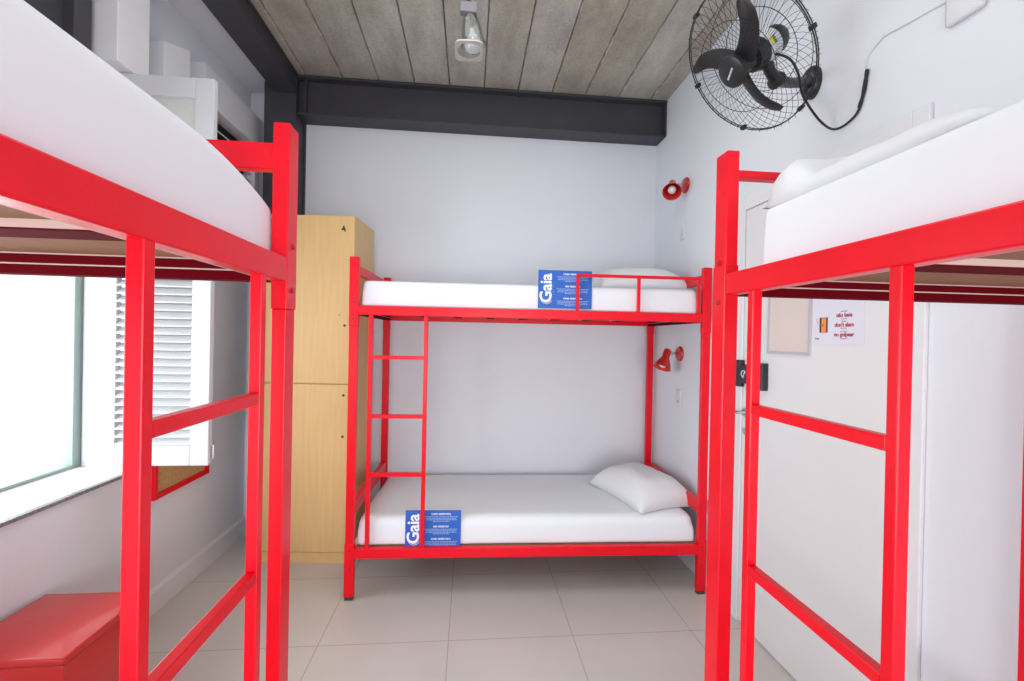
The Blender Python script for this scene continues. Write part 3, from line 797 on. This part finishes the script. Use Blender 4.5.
# ------------------------------------------------------------------ ceiling spotlight
cl = empty('ceiling_lamp', (-.03, 2.2, ZC), 0, 'glass ceiling lamp hanging on a grey bracket from the concrete planks', 'ceiling lamp')
Cx, Cy = -.03, 2.33
b = B(); b.box(Cx-.045, Cx+.035, Cy-.14, Cy-.10, 2.995, 3.045, .004); b.box(Cx+.022, Cx+.035, Cy-.10, Cy-.04, 2.995, 3.045, .003); b.box(Cx-.045, Cx+.035, Cy-.10, Cy-.088, 3.035, 3.045)
b.build('bracket', mat('grey_metal', srgb(112, 112, 118), .6), cl)
B().tube([(Cx-.005, Cy-.13, ZC+.0), (Cx-.005, Cy-.13, 3.045)], .010, 12).build('stem', BLACK, cl, smooth='auto')
B().tube([(Cx+.01, Cy-.11, 3.0), (Cx+.014, Cy-.105, 2.975), (Cx+.014, Cy-.10, 2.95)], [.012, .012, .004], 12).build('socket', BLACK, cl, smooth='auto')
ax = Vector((.16, .22, -1)).normalized(); og = Vector((Cx+.002, Cy-.105, 2.998))
B().lathe([(.032, .0), (.040, .02), (.048, .06), (.055, .10), (.062, .13), (.060, .13), (.052, .098), (.046, .06), (.038, .02), (.030, .0)], og, ax, 36).build('glass_shade', LGLASS, cl, smooth=True)
B().lathe([(0, .055), (.012, .056), (.014, .075), (.028, .090), (.043, .112), (.048, .130), (.042, .150), (.024, .162), (0, .166)], og, ax, 32).build('bulb', mat('lamp_lens', srgb(176, 182, 186), .12, coat=.6), cl, smooth=True)
axr = Vector((-.25, .10, -1)).normalized(); cr = og+ax*.150+Vector((-.026, 0, -.004))
t = bmesh.new(); Mx = basis(cr, Vector((1, 0, .03)), Vector((0, 1, -.14)))
ro, ri = [], []
for k in range(48):
    a = 2*PI*k/48; c_, s_ = math.cos(a), math.sin(a)
    sq = (abs(c_)**5+abs(s_)**5)**(-1/5)
    for lst, rr, zz_ in ((ro, .068*sq, 0), (ri, .056, 0)): lst.append(((rr*c_, rr*s_)))
V = [[t.verts.new(Mx @ Vector((x, y, z_))) for (x, y) in lst] for lst, z_ in ((ro, .004), (ri, .004), (ri, -.004), (ro, -.004))]
for q in range(4):
    A, D = V[q], V[(q+1) % 4]
    for k in range(48): t.faces.new((A[k], A[(k+1) % 48], D[(k+1) % 48], D[k]))
B().merge(t).build('rim_plate', mat('lamp_rim_plastic', srgb(176, 170, 160), .3), cl, smooth='auto')

# ------------------------------------------------------------------ light
def area(name, loc, rot, sx, sy, power, col=(1, 1, 1)):
    l = bpy.data.lights.new(name, 'AREA'); l.shape = 'RECTANGLE'; l.size = sx; l.size_y = sy; l.energy = power; l.color = col
    o = bpy.data.objects.new(name, l); COL.objects.link(o); o.location = loc; o.rotation_euler = rot; return o
area('window_daylight', (-2.35, 1.2, 1.35), (0, -PI/2, 0), 1.3, 2.6, 60, (.93, .97, 1))
area('ceiling_fill', (.1, -.6, 3.1), (0, 0, 0), 1.6, 1.6, 7, (1, .985, .97))  # added fill under the ceiling behind the viewer, no fixture there
area('ceiling_fill', (0, 1.62, 3.18), (0, 0, 0), 1.6, 1.0, 13, (1, .985, .97))  # added overhead fill; the far bed's floor shadow suggests light from above
area('near_fill', (.1, -2.5, 1.0), (PI/2, 0, 0), 2.4, 1.5, 84, (.97, .98, 1))  # added low fill in front of the near wall, which has no window
wd = bpy.data.worlds.new('sky'); scene.world = wd; wd.use_nodes = True
wd.node_tree.nodes['Background'].inputs[0].default_value = (.95, .98, 1, 1); wd.node_tree.nodes['Background'].inputs[1].default_value = 1.6

# ------------------------------------------------------------------ camera
F = 455.; YAW = math.atan(42.5/455); PITCH = -math.radians(.27); ROLL = math.atan(.02); H = 1.44
fw = Vector((math.sin(YAW)*math.cos(PITCH), math.cos(YAW)*math.cos(PITCH), math.sin(PITCH)))
r_ = Vector((math.cos(YAW), -math.sin(YAW), 0)); u_ = r_.cross(fw)
c_, s_ = math.cos(ROLL), math.sin(ROLL)
Rv = r_*c_+u_*s_; Uv = u_*c_-r_*s_
cam = bpy.data.cameras.new('camera'); cam.sensor_width = 36; cam.lens = F/1024*36; cam.clip_start = .02
co = bpy.data.objects.new('camera', cam); COL.objects.link(co)
M = Matrix((Rv, Uv, -fw)).transposed().to_4x4(); M.translation = (0, 0, H); co.matrix_world = M
scene.camera = co
scene.view_settings.view_transform = 'Standard'; scene.view_settings.look = 'None'
scene.view_settings.gamma = 1; scene.view_settings.use_curve_mapping = False
scene.view_settings.exposure = 0.2
